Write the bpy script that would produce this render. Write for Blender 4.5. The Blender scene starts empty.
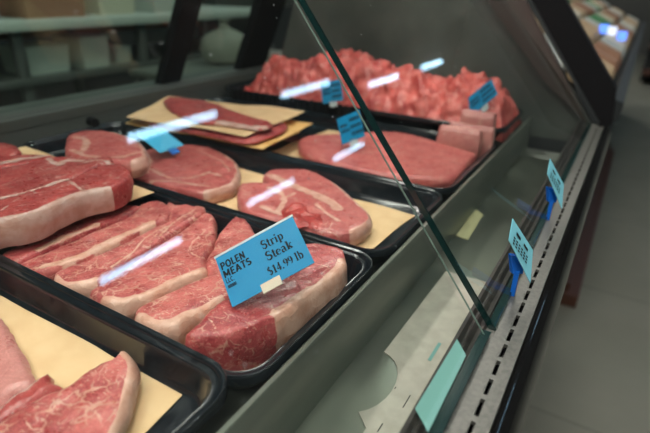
import bpy, bmesh, math, random
from mathutils import Vector, Matrix, noise
from mathutils.geometry import delaunay_2d_cdt
random.seed(7)
S = bpy.context.scene
C = S.collection
ZO = 1.25                      # camera height; all heights below are written relative to it

# ------------------------------------------------------------------ camera
VY = Vector((330., -226.)); VX = Vector((-915., -254.))
F = math.sqrt(-(VY.dot(VX)))
yv = Vector((VY.x, VY.y, F)).normalized()
xv = -Vector((VX.x, VX.y, F)).normalized()
zv = xv.cross(yv).normalized()
def ray(u, v):
    d = Vector((u-325, v-216.5, F))
    return Vector((xv.dot(d), yv.dot(d), zv.dot(d)))
def onz(u, v, z):
    d = ray(u, v); return d*(z/d.z)
def ony(u, v, y):
    d = ray(u, v); return d*(y/d.y)
def onx(u, v, x):
    d = ray(u, v); return d*(x/d.x)
cd = bpy.data.cameras.new('camera'); cam = bpy.data.objects.new('camera', cd); C.objects.link(cam)
M = Matrix(((xv.x, -xv.y, -xv.z, 0), (yv.x, -yv.y, -yv.z, 0), (zv.x, -zv.y, -zv.z, ZO), (0, 0, 0, 1)))
cam.matrix_world = M
cd.sensor_width = 36; cd.lens = F/650*36; cd.clip_start = .02; cd.clip_end = 60
cd.dof.use_dof = True; cd.dof.focus_distance = .54; cd.dof.aperture_fstop = 3.8
S.camera = cam

# ------------------------------------------------------------------ materials
def mat(name, col=(.5, .5, .5), rough=.5, metal=0, spec=.5, emit=None, estr=0, coat=0):
    m = bpy.data.materials.new(name); m.use_nodes = True
    b = m.node_tree.nodes['Principled BSDF']
    b.inputs['Base Color'].default_value = (*col, 1); b.inputs['Roughness'].default_value = rough
    b.inputs['Metallic'].default_value = metal; b.inputs['Specular IOR Level'].default_value = spec
    b.inputs['Coat Weight'].default_value = coat; b.inputs['Coat Roughness'].default_value = .15
    if emit:
        b.inputs['Emission Color'].default_value = (*emit, 1); b.inputs['Emission Strength'].default_value = estr
    return m
def nd(m, t, **kw):
    n = m.node_tree.nodes.new(t)
    for k, v in kw.items(): setattr(n, k, v)
    return n
def ln(m, a, b): m.node_tree.links.new(a, b)
def mixc(m, fac, a, b):
    n = nd(m, 'ShaderNodeMix', data_type='RGBA')
    for s, v in ((n.inputs[0], fac), (n.inputs[6], a), (n.inputs[7], b)):
        if isinstance(v, (tuple, list)): s.default_value = (*v, 1) if len(v) == 3 else v
        elif isinstance(v, (int, float)): s.default_value = v
        else: ln(m, v, s)
    return n.outputs[2]
def math_(m, op, a, b=0., clamp=False, c=None):
    n = nd(m, 'ShaderNodeMath', operation=op, use_clamp=clamp)
    for i, v in enumerate((a, b) if c is None else (a, b, c)):
        if isinstance(v, (int, float)): n.inputs[i].default_value = v
        else: ln(m, v, n.inputs[i])
    return n.outputs[0]
def smooth(m, v, lo, hi, to0=0, to1=1):
    n = nd(m, 'ShaderNodeMapRange', interpolation_type='SMOOTHSTEP')
    ln(m, v, n.inputs[0])
    for i, x in zip((1, 2, 3, 4), (lo, hi, to0, to1)): n.inputs[i].default_value = x
    return n.outputs[0]
def noise_(m, vec, scale, detail=3, rough=.55, dist=0):
    n = nd(m, 'ShaderNodeTexNoise'); ln(m, vec, n.inputs['Vector'])
    n.inputs['Scale'].default_value = scale; n.inputs['Detail'].default_value = detail
    n.inputs['Roughness'].default_value = rough; n.inputs['Distortion'].default_value = dist
    return n.outputs[0]
def bump(m, h, strength, dist):
    n = nd(m, 'ShaderNodeBump'); ln(m, h, n.inputs['Height'])
    n.inputs['Strength'].default_value = strength; n.inputs['Distance'].default_value = dist
    ln(m, n.outputs[0], m.node_tree.nodes['Principled BSDF'].inputs['Normal'])
def noisy(m, c1, c2, scale, detail=4, rough=(None), bmp=0, stretch=None):
    tc = nd(m, 'ShaderNodeTexCoord'); v = tc.outputs['Object']
    if stretch:
        mp = nd(m, 'ShaderNodeMapping'); mp.inputs['Scale'].default_value = stretch; ln(m, v, mp.inputs[0]); v = mp.outputs[0]
    f = noise_(m, v, scale, detail)
    b = m.node_tree.nodes['Principled BSDF']
    ln(m, mixc(m, smooth(m, f, .3, .7), c1, c2), b.inputs['Base Color'])
    if rough: ln(m, smooth(m, f, .3, .7, rough[0], rough[1]), b.inputs['Roughness'])
    if bmp: bump(m, f, .6, bmp)
    return m

def meat(name, l1, l2, fat=(.66, .38, .30), amount=.5, vscale=70, rough=.36, scale=(1, 1, 1)):
    m = mat(name, l1, rough, spec=.5, coat=.15)
    b = m.node_tree.nodes['Principled BSDF']
    tc = nd(m, 'ShaderNodeTexCoord'); oi = nd(m, 'ShaderNodeObjectInfo')
    off = nd(m, 'ShaderNodeVectorMath', operation='SCALE'); 
    cmb = nd(m, 'ShaderNodeCombineXYZ'); ln(m, oi.outputs['Random'], cmb.inputs[0]); ln(m, oi.outputs['Random'], cmb.inputs[1])
    ln(m, cmb.outputs[0], off.inputs[0]); off.inputs['Scale'].default_value = 3
    geo = nd(m, 'ShaderNodeNewGeometry')
    add = nd(m, 'ShaderNodeVectorMath', operation='ADD'); ln(m, geo.outputs['Position'], add.inputs[0]); ln(m, off.outputs[0], add.inputs[1])
    mp = nd(m, 'ShaderNodeMapping'); mp.inputs['Scale'].default_value = scale; ln(m, geo.outputs['Position'], mp.inputs[0])
    v = mp.outputs[0]
    # warp
    nz = nd(m, 'ShaderNodeTexNoise'); ln(m, v, nz.inputs['Vector']); nz.inputs['Scale'].default_value = vscale*.8; nz.inputs['Detail'].default_value = 3
    w = nd(m, 'ShaderNodeVectorMath', operation='MULTIPLY_ADD'); ln(m, nz.outputs[1], w.inputs[0])
    w.inputs[1].default_value = (1.1/vscale,)*3; ln(m, v, w.inputs[2])
    vo = nd(m, 'ShaderNodeTexVoronoi', feature='DISTANCE_TO_EDGE'); ln(m, w.outputs[0], vo.inputs['Vector']); vo.inputs['Scale'].default_value = vscale
    vein = smooth(m, vo.outputs['Distance'], .01, .085, 1, 0)
    big = nd(m, 'ShaderNodeTexVoronoi', feature='DISTANCE_TO_EDGE'); ln(m, w.outputs[0], big.inputs['Vector']); big.inputs['Scale'].default_value = vscale*.33
    bvein = smooth(m, big.outputs['Distance'], .005, .028, 1, 0)
    mask = smooth(m, noise_(m, v, vscale*.6, 2), .62-.25*amount, .72-.18*amount)
    mask2 = smooth(m, noise_(m, v, vscale*.28, 2), .50, .6)
    fl = math_(m, 'MULTIPLY', vein, mask)
    fl = math_(m, 'MAXIMUM', fl, math_(m, 'MULTIPLY', math_(m, 'MULTIPLY', bvein, mask2), min(1, amount*1.6)))
    fl = math_(m, 'MULTIPLY', fl, min(1., .45+amount*.6))
    at = nd(m, 'ShaderNodeAttribute', attribute_name='fat')
    n2 = noise_(m, v, 160, 3)
    fa = math_(m, 'ADD', at.outputs['Fac'], math_(m, 'MULTIPLY', math_(m, 'SUBTRACT', n2, .5), .45))
    fcap = smooth(m, fa, .42, .60)
    fcapm = math_(m, 'MULTIPLY', fcap, smooth(m, at.outputs['Fac'], .02, .2))
    lean = mixc(m, smooth(m, noise_(m, v, 30, 4), .33, .67), l1, l2)
    grain = noise_(m, v, 420, 2, .6)
    lean = mixc(m, smooth(m, grain, .45, .7, 0, .28), lean, tuple(min(1, c*1.7+.03) for c in l2))
    fatc = mixc(m, smooth(m, noise_(m, v, 55, 4), .35, .7), fat, (fat[0]*.82, fat[1]*.66, fat[2]*.6))
    flk = nd(m, 'ShaderNodeTexNoise'); ln(m, v, flk.inputs['Vector']); flk.inputs['Scale'].default_value = vscale*3.2; flk.inputs['Detail'].default_value = 1; flk.inputs['Distortion'].default_value = 1.2
    fk = math_(m, 'MULTIPLY', smooth(m, flk.outputs[0], .61, .70), min(1, amount*1.3))
    c = mixc(m, math_(m, 'MAXIMUM', fl, fk), lean, fatc)
    c = mixc(m, fcapm, c, fatc)
    ln(m, c, b.inputs['Base Color'])
    h = math_(m, 'ADD', noise_(m, v, 130, 4), math_(m, 'MULTIPLY', vein, .25))
    bump(m, h, .55, .0016)
    ln(m, smooth(m, noise_(m, v, 90, 3), .3, .7, rough-.1, rough+.15), b.inputs['Roughness'])
    b.inputs['Subsurface Weight'].default_value = .0
    return m

M_strip = meat('strip_steak_meat', (.28, .032, .036), (.52, .125, .115), amount=.6, vscale=80)
M_strip2 = meat('strip_steak_dark_meat', (.25, .018, .026), (.45, .075, .075), amount=.38, vscale=75)
M_round = meat('round_steak_meat', (.37, .062, .062), (.49, .12, .11), fat=(.62, .34, .28), amount=.25, vscale=55)
M_red = meat('thick_steak_meat', (.27, .024, .026), (.42, .065, .06), fat=(.56, .37, .33), amount=.35, vscale=70)
M_pale = meat('pale_meat', (.46, .15, .14), (.52, .2, .18), amount=.08, vscale=40)
M_block = meat('block_meat', (.40, .13, .125), (.52, .2, .18), fat=(.62, .40, .35), amount=.3, vscale=40)
M_beef = meat('ground_beef', (.34, .016, .02), (.64, .11, .095), fat=(.72, .30, .26), amount=.7, vscale=120, rough=.4)

M_tray = mat('black_glossy_plastic', (.006, .008, .011), .13, spec=.6)
noisy(M_tray, (.005, .007, .010), (.012, .015, .019), 60, rough=(.10, .2))
M_steel = mat('brushed_steel', (.42, .43, .40), .42, .6)
noisy(M_steel, (.19, .20, .175), (.24, .25, .215), 10, rough=(.38, .46), stretch=(4, .4, 4))
M_deck = mat('dull_steel_sheet', (.22, .22, .19), .38, .75)
noisy(M_deck, (.15, .16, .135), (.21, .215, .18), 9, rough=(.3, .5))
M_ledge = mat('speckled_grey_metal', (.3, .31, .29), .45, .55)
noisy(M_ledge, (.13, .135, .12), (.19, .19, .17), 200, rough=(.3, .5))
M_blk = mat('black_gloss', (.006, .006, .006), .06, spec=.6)
M_blkm = mat('black_matte', (.006, .006, .007), .6, spec=.12)
M_gask = mat('worn_dark_gasket', (.05, .04, .035), .6)
noisy(M_gask, (.010, .008, .008), (.055, .045, .04), 170, rough=(.4, .7))
M_paper = mat('peach_butcher_paper', (.72, .45, .22), .75, spec=.2)
noisy(M_paper, (.66, .42, .235), (.73, .485, .285), 25, bmp=.0006)
M_paperr = mat('bloodied_butcher_paper', (.72, .38, .14), .6, spec=.3)
noisy(M_paperr, (.66, .33, .10), (.78, .47, .20), 18)
M_decklight = mat('off_white_liner', (.62, .57, .52), .5)
noisy(M_decklight, (.34, .30, .26), (.42, .37, .32), 45)
M_blue = mat('blue_card', (.005, .205, .42), .45, spec=.3)
M_bluelt = mat('light_blue_card', (.20, .55, .66), .45, spec=.3)
M_bluedk = mat('deep_blue_plastic', (.005, .12, .55), .25)
M_teal = mat('pale_teal_card', (.14, .30, .285), .5, spec=.3)
M_ink = mat('black_ink', (.006, .008, .012), .6, spec=.2)
M_sleeve = mat('clear_sleeve_edge', (.45, .48, .50), .3)
M_tape = mat('tan_sticker', (.62, .50, .40), .5)
M_gedge = mat('green_glass_edge', (.004, .022, .021), .12, spec=.7)
M_gseal = mat('thin_glass_edge', (.16, .22, .19), .2)
M_yel = mat('yellowed_label', (.48, .43, .25), .5)
M_floor = mat('floor_tile', (.16, .16, .13), .55)
M_ceil = mat('ceiling_panel', (.16, .17, .17), .8)
M_wall = mat('dark_wall', (.10, .10, .09), .8)
M_white = mat('white_enamel', (.34, .37, .34), .5)
M_shelfm = mat('grey_metal_shelf', (.085, .09, .085), .45, .4)
M_brown = mat('brown_cardboard', (.22, .11, .06), .8)
M_wood = mat('dark_red_wood', (.06, .022, .012), .45)
M_dark = mat('dark_panel', (.012, .016, .017), .6)
M_endw = mat('grey_end_panel', (.07, .125, .115), .35, spec=.5)
noisy(M_endw, (.05, .055, .05), (.10, .105, .095), 5, rough=(.3, .5))
M_lamp = mat('lamp_diffuser', (.8, .8, .8), .5, emit=(.42, .74, 1.0), estr=4.6)
M_glowb = mat('blue_sign_light', (.1, .2, .8), .5, emit=(.10, .25, 1.0), estr=.55)
M_gloww = mat('white_sign_light', (.8, .8, .8), .5, emit=(.6, .7, 1.0), estr=.3)
M_case = mat('case_lamp_tube', (.9, .9, .9), .5, emit=(1.0, .95, .89), estr=12)
M_bag = mat('off_white_bag', (.17, .17, .14), .7)
M_orange = mat('orange_plastic', (.6, .2, .06), .5)
M_tan = mat('kraft_packet', (.35, .25, .14), .6)
M_green = mat('green_packet', (.03, .16, .05), .6)
M_cream = mat('cream_packet', (.45, .42, .33), .6)

def floor_nodes(m):
    tc = nd(m, 'ShaderNodeTexCoord'); v = tc.outputs['Object']
    br = nd(m, 'ShaderNodeTexBrick'); ln(m, v, br.inputs['Vector'])
    br.inputs['Scale'].default_value = 1; br.inputs['Brick Width'].default_value = .9; br.inputs['Row Height'].default_value = .9
    br.inputs['Mortar Size'].default_value = .006; br.offset = 0.
    br.inputs['Color1'].default_value = (.125, .128, .10, 1); br.inputs['Color2'].default_value = (.15, .152, .12, 1); br.inputs['Mortar'].default_value = (.09, .09, .07, 1)
    n = noise_(m, v, 3, 6)
    ln(m, mixc(m, smooth(m, n, .3, .75, 0, .5), br.outputs[0], (.20, .20, .165)), m.node_tree.nodes['Principled BSDF'].inputs['Base Color'])
floor_nodes(M_floor)

def glass_mat(name, tint=(.93, .97, .95), refl=1.0, dust=.8):
    m = bpy.data.materials.new(name); m.use_nodes = True
    nt = m.node_tree
    for n in list(nt.nodes): nt.nodes.remove(n)
    out = nd(m, 'ShaderNodeOutputMaterial'); tr = nd(m, 'ShaderNodeBsdfTransparent'); gl = nd(m, 'ShaderNodeBsdfGlossy')
    df = nd(m, 'ShaderNodeBsdfDiffuse')
    tr.inputs[0].default_value = (*tint, 1); gl.inputs['Roughness'].default_value = 0.0; gl.inputs[0].default_value = (1, 1, 1, 1)
    geo = nd(m, 'ShaderNodeNewGeometry')
    dot = nd(m, 'ShaderNodeVectorMath', operation='DOT_PRODUCT'); ln(m, geo.outputs['Normal'], dot.inputs[0]); ln(m, geo.outputs['Incoming'], dot.inputs[1])
    c = math_(m, 'ABSOLUTE', dot.outputs['Value'])
    sch = math_(m, 'ADD', math_(m, 'MULTIPLY', math_(m, 'POWER', math_(m, 'SUBTRACT', 1, c), 5), .92), .08)
    sch = math_(m, 'MULTIPLY', sch, refl)
    sch = math_(m, 'MULTIPLY', sch, math_(m, 'SUBTRACT', 1, geo.outputs['Backfacing']))
    mx = nd(m, 'ShaderNodeMixShader'); ln(m, sch, mx.inputs[0]); ln(m, tr.outputs[0], mx.inputs[1]); ln(m, gl.outputs[0], mx.inputs[2])
    # dust specks and a faint wipe film on the surface itself
    vo = nd(m, 'ShaderNodeTexVoronoi'); ln(m, geo.outputs['Position'], vo.inputs['Vector']); vo.inputs['Scale'].default_value = 130
    sp = smooth(m, vo.outputs['Distance'], .04, .12, 1, 0)
    pick = nd(m, 'ShaderNodeSeparateColor'); ln(m, vo.outputs['Color'], pick.inputs[0])
    sp = math_(m, 'MULTIPLY', sp, smooth(m, pick.outputs[0], .70, .95))
    film = smooth(m, noise_(m, geo.outputs['Position'], 9, 5), .4, .75, .001, .007)
    fac = math_(m, 'ADD', math_(m, 'MULTIPLY', sp, dust), film)
    fac = math_(m, 'MULTIPLY', fac, math_(m, 'SUBTRACT', 1, geo.outputs['Backfacing']))
    df.inputs[0].default_value = (.6, .66, .66, 1)
    m2 = nd(m, 'ShaderNodeMixShader'); ln(m, fac, m2.inputs[0]); ln(m, mx.outputs[0], m2.inputs[1]); ln(m, df.outputs[0], m2.inputs[2])
    ln(m, m2.outputs[0], out.inputs[0])
    return m
M_glass = glass_mat('clear_case_glass', dust=.8)
M_glassr = glass_mat('rear_door_glass', (.82, .9, .86), .6, .1)

# ------------------------------------------------------------------ object helpers
def tag(o, label=None, cat=None, group=None, kind=None):
    if label: o['label'] = label
    if cat: o['category'] = cat
    if group: o['group'] = group
    if kind: o['kind'] = kind
    return o
def thing(name, label, cat, loc, group=None):
    o = bpy.data.objects.new(name, None); o.empty_display_size = .03; C.objects.link(o)
    o.location = (loc[0], loc[1], loc[2]+ZO); return tag(o, label, cat, group)
def mk(name, verts, faces, m, parent=None, sm=True, local=False, origin=None, auto=None):
    me = bpy.data.meshes.new(name)
    V = [Vector(v) for v in verts]
    if local: off = Vector((0, 0, 0))
    elif parent: off = Vector(parent.location)-Vector((0, 0, ZO))
    elif origin: off = Vector(origin)
    else:
        xs = [v.x for v in V]; ys = [v.y for v in V]
        off = Vector(((min(xs)+max(xs))/2, (min(ys)+max(ys))/2, min(v.z for v in V)))
    pl = parent
    if parent and not local and parent.parent: off = Vector(parent.parent.location)-Vector((0, 0, ZO))
    me.from_pydata([v-off for v in V], [], faces); me.validate(); me.update()
    bm = bmesh.new(); bm.from_mesh(me); bmesh.ops.recalc_face_normals(bm, faces=bm.faces); bm.to_mesh(me); bm.free()
    for p in me.polygons: p.use_smooth = sm
    if sm: 
        try: me.set_sharp_from_angle(angle=math.radians(auto or 40))
        except Exception: pass
    me.materials.append(m)
    o = bpy.data.objects.new(name, me); C.objects.link(o)
    if parent: o.parent = parent
    else: o.location = off+Vector((0, 0, ZO))
    return o
class MB:
    def __init__(s): s.v = []; s.f = []
    def add(s, v, f):
        n = len(s.v); s.v += [tuple(x) for x in v]; s.f += [tuple(i+n for i in q) for q in f]
    def box(s, a, b, bev=0):
        bm = bmesh.new(); bmesh.ops.create_cube(bm, size=1)
        for v in bm.verts: v.co = Vector([a[i]+(v.co[i]+.5)*(b[i]-a[i]) for i in range(3)])
        if bev: bmesh.ops.bevel(bm, geom=bm.edges[:], offset=bev, segments=2, profile=.5, affect='EDGES')
        bm.verts.index_update()
        s.add([v.co for v in bm.verts], [[v.index for v in f.verts] for f in bm.faces]); bm.free(); return s
    def prism(s, poly, d):       # poly: 3D polygon, d: extrusion vector
        n = len(poly); P = [Vector(p) for p in poly]; Q = [p+Vector(d) for p in P]
        s.add(P+Q, [tuple(range(n)), tuple(range(2*n-1, n-1, -1))]+[(i, (i+1) % n, n+(i+1) % n, n+i) for i in range(n)]); return s
    def tube(s, pts, r, k=10):
        pts = [Vector(p) for p in pts]; V = []
        for i, p in enumerate(pts):
            t = (pts[min(i+1, len(pts)-1)]-pts[max(i-1, 0)]).normalized()
            a = t.orthogonal().normalized(); b = t.cross(a)
            V += [p+(a*math.cos(q*2*math.pi/k)+b*math.sin(q*2*math.pi/k))*r for q in range(k)]
        Fc = [(i*k+j, i*k+(j+1) % k, (i+1)*k+(j+1) % k, (i+1)*k+j) for i in range(len(pts)-1) for j in range(k)]
        Fc += [tuple(range(k)), tuple(range(len(V)-1, len(V)-k-1, -1))]
        s.add(V, Fc); return s
    def lathe(s, c, prof, k=20):
        V = []; 
        for r, z in prof: V += [(c[0]+r*math.cos(q*2*math.pi/k), c[1]+r*math.sin(q*2*math.pi/k), c[2]+z) for q in range(k)]
        Fc = [(i*k+j, i*k+(j+1) % k, (i+1)*k+(j+1) % k, (i+1)*k+j) for i in range(len(prof)-1) for j in range(k)]
        Fc += [tuple(range(k)), tuple(range(len(V)-1, len(V)-k-1, -1))]
        s.add(V, Fc); return s
    def build(s, name, m, parent=None, **kw): return mk(name, s.v, s.f, m, parent, **kw)

# ------------------------------------------------------------------ the room
def slab(name, a, b, m):
    o = MB().box(a, b).build(name, m, sm=False); o['kind'] = 'structure'; return o
XL, XR, Y0, Y1, ZF, ZC = -4.2, 5.2, -3.0, 13.0, -1.25, 3.3
slab('floor', (XL, Y0, ZF-.1), (XR, Y1, ZF), M_floor)
slab('ceiling', (XL, Y0, ZC), (XR, Y1, ZC+.1), M_ceil)
slab('wall_left', (XL-.1, Y0, ZF), (XL, Y1, ZC), M_wall)
slab('wall_right', (XR, Y0, ZF), (XR+.1, Y1, ZC), M_wall)
slab('wall_back', (XL, Y1, ZF), (XR, Y1+.1, ZC), M_wall)
slab('wall_front', (XL, Y0-.1, ZF), (XR, Y0, ZC), M_wall)

# ceiling strip lights, two rows; third unseen row added to light the back
rows = [(1.94, 2.98, 2.52, 1.2, 4, 'row nearer the counter'), (3.57, 2.65, 2.50, 1.15, 3, 'row farther from the counter'), (-2.9, .3, 2.5, 1.2, 3, 'row over the preparation area')]
for X, ya, st, L, n, nm in rows:
    for k in range(n):
        y = ya+k*st
        t = thing('ceiling_light', 'long white strip light on the ceiling, ' + ['first', 'second', 'third', 'fourth'][k] + ' in the ' + nm, 'ceiling light', (X, y+L/2, ZC-.1), nm)
        b = MB(); b.prism([(X-.07, y-.02, ZC), (X+.07, y-.02, ZC), (X+.055, y-.02, ZC-.05), (X-.055, y-.02, ZC-.05)], (0, L+.04, 0)); b.build('housing', M_white, t, sm=False)
        d = MB(); d.prism([(X+.05*math.cos(a), y, ZC-.052-.04*math.sin(a)) for a in [i*math.pi/10 for i in range(11)]], (0, L, 0)); d.build('diffuser', M_lamp, t)

M_fill = mat('panel_diffuser', (.8, .8, .8), .5, emit=(1.0, .96, .90), estr=9)  # fill panels added on the unseen ceiling to brighten meat and floor
for X, y, nm in ((-.3, -2.0, 'square light panel on the ceiling above the near end of the counter'), (1.5, -1.9, 'square light panel on the ceiling above the aisle by the camera end'), (3.2, -1.6, 'square light panel on the ceiling far across the aisle'), (-.2, .5, 'square light panel on the ceiling right above the trays of meat'), (-1.5, 4.5, 'square light panel on the ceiling over the slanted produce case'), (-1.5, 8.6, 'square light panel on the ceiling at the far end of the shop')):
    t = thing('ceiling_panel', nm, 'ceiling light', (X, y, ZC-.06), 'square light panels on the ceiling')
    b = MB(); b.box((X-.5, y-.5, ZC-.05), (X+.5, y+.5, ZC)); b.build('frame', M_white, t, sm=False)
    b = MB(); b.box((X-.47, y-.47, ZC-.056), (X+.47, y+.47, ZC-.0501)); b.build('diffuser', M_fill, t, sm=False)
# ------------------------------------------------------------------ the display case
YA, YB = -.45, 1.42
case = thing('display_case', 'long refrigerated meat counter with slanted glass front and black bumper', 'display case', (-.5, .5, ZF))
RZ = -.31
# floor pan under the trays
MB().box((-1.06, YA, -.372), (-.205, YB, -.358)).build('tray_bed', M_deck, case, sm=False)
# steel riser in front of the trays with folded lip
b = MB(); b.prism([(-.206, YA, -.312), (-.200, YA, -.310), (-.198, YA, -.313), (-.200, YA, -.40), (-.206, YA, -.40)], (0, YB-YA, 0)); b.build('tray_riser', M_steel, case, auto=60)
b = MB(); b.box((-.2, YA, -.41), (-.09, YB, -.40)); b.build('front_deck', M_deck, case, sm=False)
# dark gasket channel at the foot of the glass
b = MB(); b.prism([(-.096, YA, -.41), (-.086, YA, -.306), (-.082, YA, -.304), (-.079, YA, -.309), (-.077, YA, -.309), (-.074, YA, -.304), (-.071, YA, -.309), (-.066, YA, -.306), (-.064, YA, -.312), (-.064, YA, -.41)], (0, YB-YA, 0)); b.build('gasket', M_gask, case)
# slotted steel ledge
slots = []
y = .160
while y < YB-.05: slots.append(y); y += .0273
b = MB(); z0 = -.3105
b.box((-.064, YA, z0-.004), (-.0434, YB, z0)); b.box((-.0397, YA, z0-.004), (-.0315, YB, z0))
prev = YA
for s_ in slots: b.box((-.0434, prev, z0-.004), (-.0397, s_-.0104, z0)); prev = s_+.0104
b.box((-.0434, prev, z0-.004), (-.0397, YB, z0))
b.prism([(-.0315, YA, z0-.004), (-.0315, YA, z0+.0015), (-.0285, YA, z0+.0015), (-.0285, YA, z0-.02), (-.031, YA, z0-.02)], (0, YB-YA, 0))
b.build('slotted_ledge', M_ledge, case, sm=False)
MB().box((-.05, YA, -.35), (-.035, YB, -.33)).build('slot_duct', M_blkm, case, sm=False)
# black rounded bumper
prof = [(-.0285, -.315)]+[(-.0285+.0205*math.sin(a)*1.0, -.345+.034*math.cos(a)) for a in [i*math.pi/24*1.0 for i in range(1, 25)]]+[(-.0285, -.379)]
b = MB(); b.prism([(x, YA, z) for x, z in prof], (0, YB-YA, 0)); b.build('bumper', M_blk, case)
MB().box((-.125, YA, -.95), (-.05, YB+.01, -.415), .004).build('front_panel', M_dark, case)
MB().box((-1.1, YA, ZF+.12), (-.13, YB, -.415)).build('body', M_dark, case, sm=False)
MB().box((-1.05, YA+.05, ZF), (-.2, YB-.02, ZF+.12)).build('plinth', M_dark, case, sm=False)
# glass: nearer pane and farther pane
gd = Vector((-math.cos(math.radians(52)), 0, math.sin(math.radians(52)))); gn = Vector((gd.z, 0, -gd.x))
def pane(base, ya, yb, name='glass_pane', L=.80, ang=52, sa=0, sb=0):
    gd = Vector((-math.cos(math.radians(ang)), 0, math.sin(math.radians(ang)))); gn = Vector((gd.z, 0, -gd.x))
    p0 = Vector((base[0], ya, base[1])); d = (0, yb-ya, 0); th = gn*-.006
    q = [p0, p0+gd*L, p0+gd*L+th, p0+th]
    sk = [Vector((0, 0, 0)), Vector((0, 1, 0)), Vector((0, 1, 0)), Vector((0, 0, 0))]
    v = [x+k_*sa for x, k_ in zip(q, sk)]+[x+Vector(d)+k_*sb for x, k_ in zip(q, sk)]
    o = mk(name, v, [(0, 1, 5, 4), (3, 7, 6, 2)], M_glass, case, sm=False)
    # both faces must look outwards
    me = o.data; c = sum((Vector(x.co) for x in me.vertices), Vector())/8
    bm = bmesh.new(); bm.from_mesh(me)
    for f in bm.faces:
        if f.normal.dot(f.calc_center_median()-c) < 0: f.normal_flip()
    bm.to_mesh(me); bm.free(); me.update()
    return o, v
SY = .431
pa, qa = pane((-.058, -.3095), YA, SY-.019, sb=.020)
pb, qb = pane((-.055, -.3095), SY, YB-.02, ang=50.3, sa=.044)
# polished edges
b = MB(); b.prism([qb[0]+Vector((0, 0, .0)), qb[1], qb[2], qb[3]], (0, .0022, 0)); e_ = b.build('glass_edge', M_gedge, pb, sm=False)
b = MB(); q2 = [x-Vector((0, .0005, 0)) for x in qa[4:]]; q2 = [q2[0], q2[1], q2[1]*.75+q2[2]*.25, q2[0]*.75+q2[3]*.25]; b.prism(q2, (0, .0008, 0)); b.build('glass_edge', M_gseal, pa, sm=False)
b = MB(); b.prism([(-.067, YA, -.3095), (-.058, YA, -.3095), (-.0575, YA, -.3045), (-.0665, YA, -.3045)], (0, SY-.012-YA, 0)); b.build('glass_foot', M_gedge, pa, sm=False)
b = MB(); b.prism([(-.064, SY, -.3095), (-.056, SY, -.3095), (-.0565, SY, -.3060), (-.0640, SY, -.3060)], (0, YB-.02-SY, 0)); b.build('glass_foot', M_gedge, pb, sm=False)
# far end: inner wall and the black outer cheek
ex = lambda x, z, y=YB-.02: (x, y, z)
MB().prism([ex(-1.06, -.36), ex(-.07, -.36), ex(-.056, -.31), ex(-.55, .33), ex(-.84, .33)], (0, .02, 0)).build('end_wall', M_endw, case, sm=False)
p = [ony(*q, 1.4) for q in ((606, 127), (613, 118), (616, 89), (600, 60), (565, 0))]
far = [(-.030, 1.4, -.318), (-.012, 1.4, -.300), (-.024, 1.4, -.217), (-.072, 1.4, -.158), (-.178, 1.4, -.025), (-.44, 1.4, .33), (-.56, 1.4, .33), (-.265, 1.4, -.028), (-.045, 1.4, -.305)]
MB().prism(far, (0, .045, 0)).build('end_cheek', M_blkm, case, sm=False)
MB().prism([(-.046, 1.394, -.302), (-.039, 1.394, -.302), (-.258, 1.394, -.022), (-.53, 1.394, .325), (-.545, 1.394, .325), (-.268, 1.394, -.026)], (0, .008, 0)).build('cheek_trim', M_dark, case, sm=False)
# dark inner border on the end wall along the glass
MB().prism([ex(-.07, -.30, 1.385), ex(-.30, 0.02, 1.385), ex(-.52, .30, 1.385), ex(-.62, .30, 1.385), ex(-.37, -.02, 1.385), ex(-.18, -.22, 1.385)], (0, .014, 0)).build('end_border', mat('brown_grey_border', (.06, .045, .04), .4), case, sm=False)
# canopy carrying the top of the glass, with the case lamp beneath it
MB().box((-.86, YA, .325), (-.53, YB+.02, .41), .008).build('canopy', M_steel, case)
MB().box((-.605, YA+.1, .318), (-.575, YB-.1, .3249)).build('lamp_holder', M_white, case, sm=False)
b = MB(); b.tube([(-.59, YA+.06, .300), (-.59, YB-.08, .300)], .013, 12); b.build('lamp_tube', M_case, case)
MB().box((-.60, YA+.04, .288), (-.58, YA+.06, .325)).build('lamp_socket', M_white, case, sm=False)
MB().box((-1.075, YA, -.40), (-1.048, YB, -.262), .004).build('rear_ledge', M_shelfm, case)
MB().box((-1.16, YA, -.272), (-1.06, YB, -.258), .003).build('rear_sill', M_shelfm, case)
MB().box((-1.0475, YA, -.285), (-1.046, YB, -.264)).build('rear_lip', M_shelfm, case, sm=False)
# rear sliding-door uprights, leaning forward to the canopy
def upright(yc, w):
    a = Vector((-1.11, yc-w/2, -.258)); c_ = Vector((-.84, yc-w/2, .34))
    MB().prism([a, c_, c_+Vector((.028, 0, 0)), a+Vector((.028, 0, 0))], (0, w, 0)).build('door_upright', M_blkm, case, sm=False)
def rearp(u, v):
    d = ray(u, v); n_ = Vector((.598, 0, -.27)); a_ = Vector((-1.11, 0, -.258)); return d*(a_.dot(n_)/d.dot(n_))
a0, a1 = rearp(161, 90), rearp(184, 0); k_ = (.34+.258)/(a1.z-a0.z)
a1 = a0+(a1-a0)*k_; a0 = a0-Vector((0, .03, 0)); a1 = a1-Vector((0, .03, 0))
MB().prism([a0, a1, a1+Vector((.028, 0, 0)), a0+Vector((.028, 0, 0))], (0, .068, 0)).build('door_upright', M_blkm, case, sm=False)
upright(1.33, .13)
MB().prism([(-1.10, YA, -.258), (-.845, YA, .33), (-.842, YA, .33), (-1.097, YA, -.258)], (0, YB-YA-.1, 0)).build('rear_glass', M_glassr, case, sm=False)
b = MB(); b.tube([onz(90, 121, -.275)+Vector((0, 0, 0)), onz(90, 121, -.275)+Vector((.018, 0, -.002))], .010, 12); 
b.build('ledge_knob', M_blkm, case)

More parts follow.
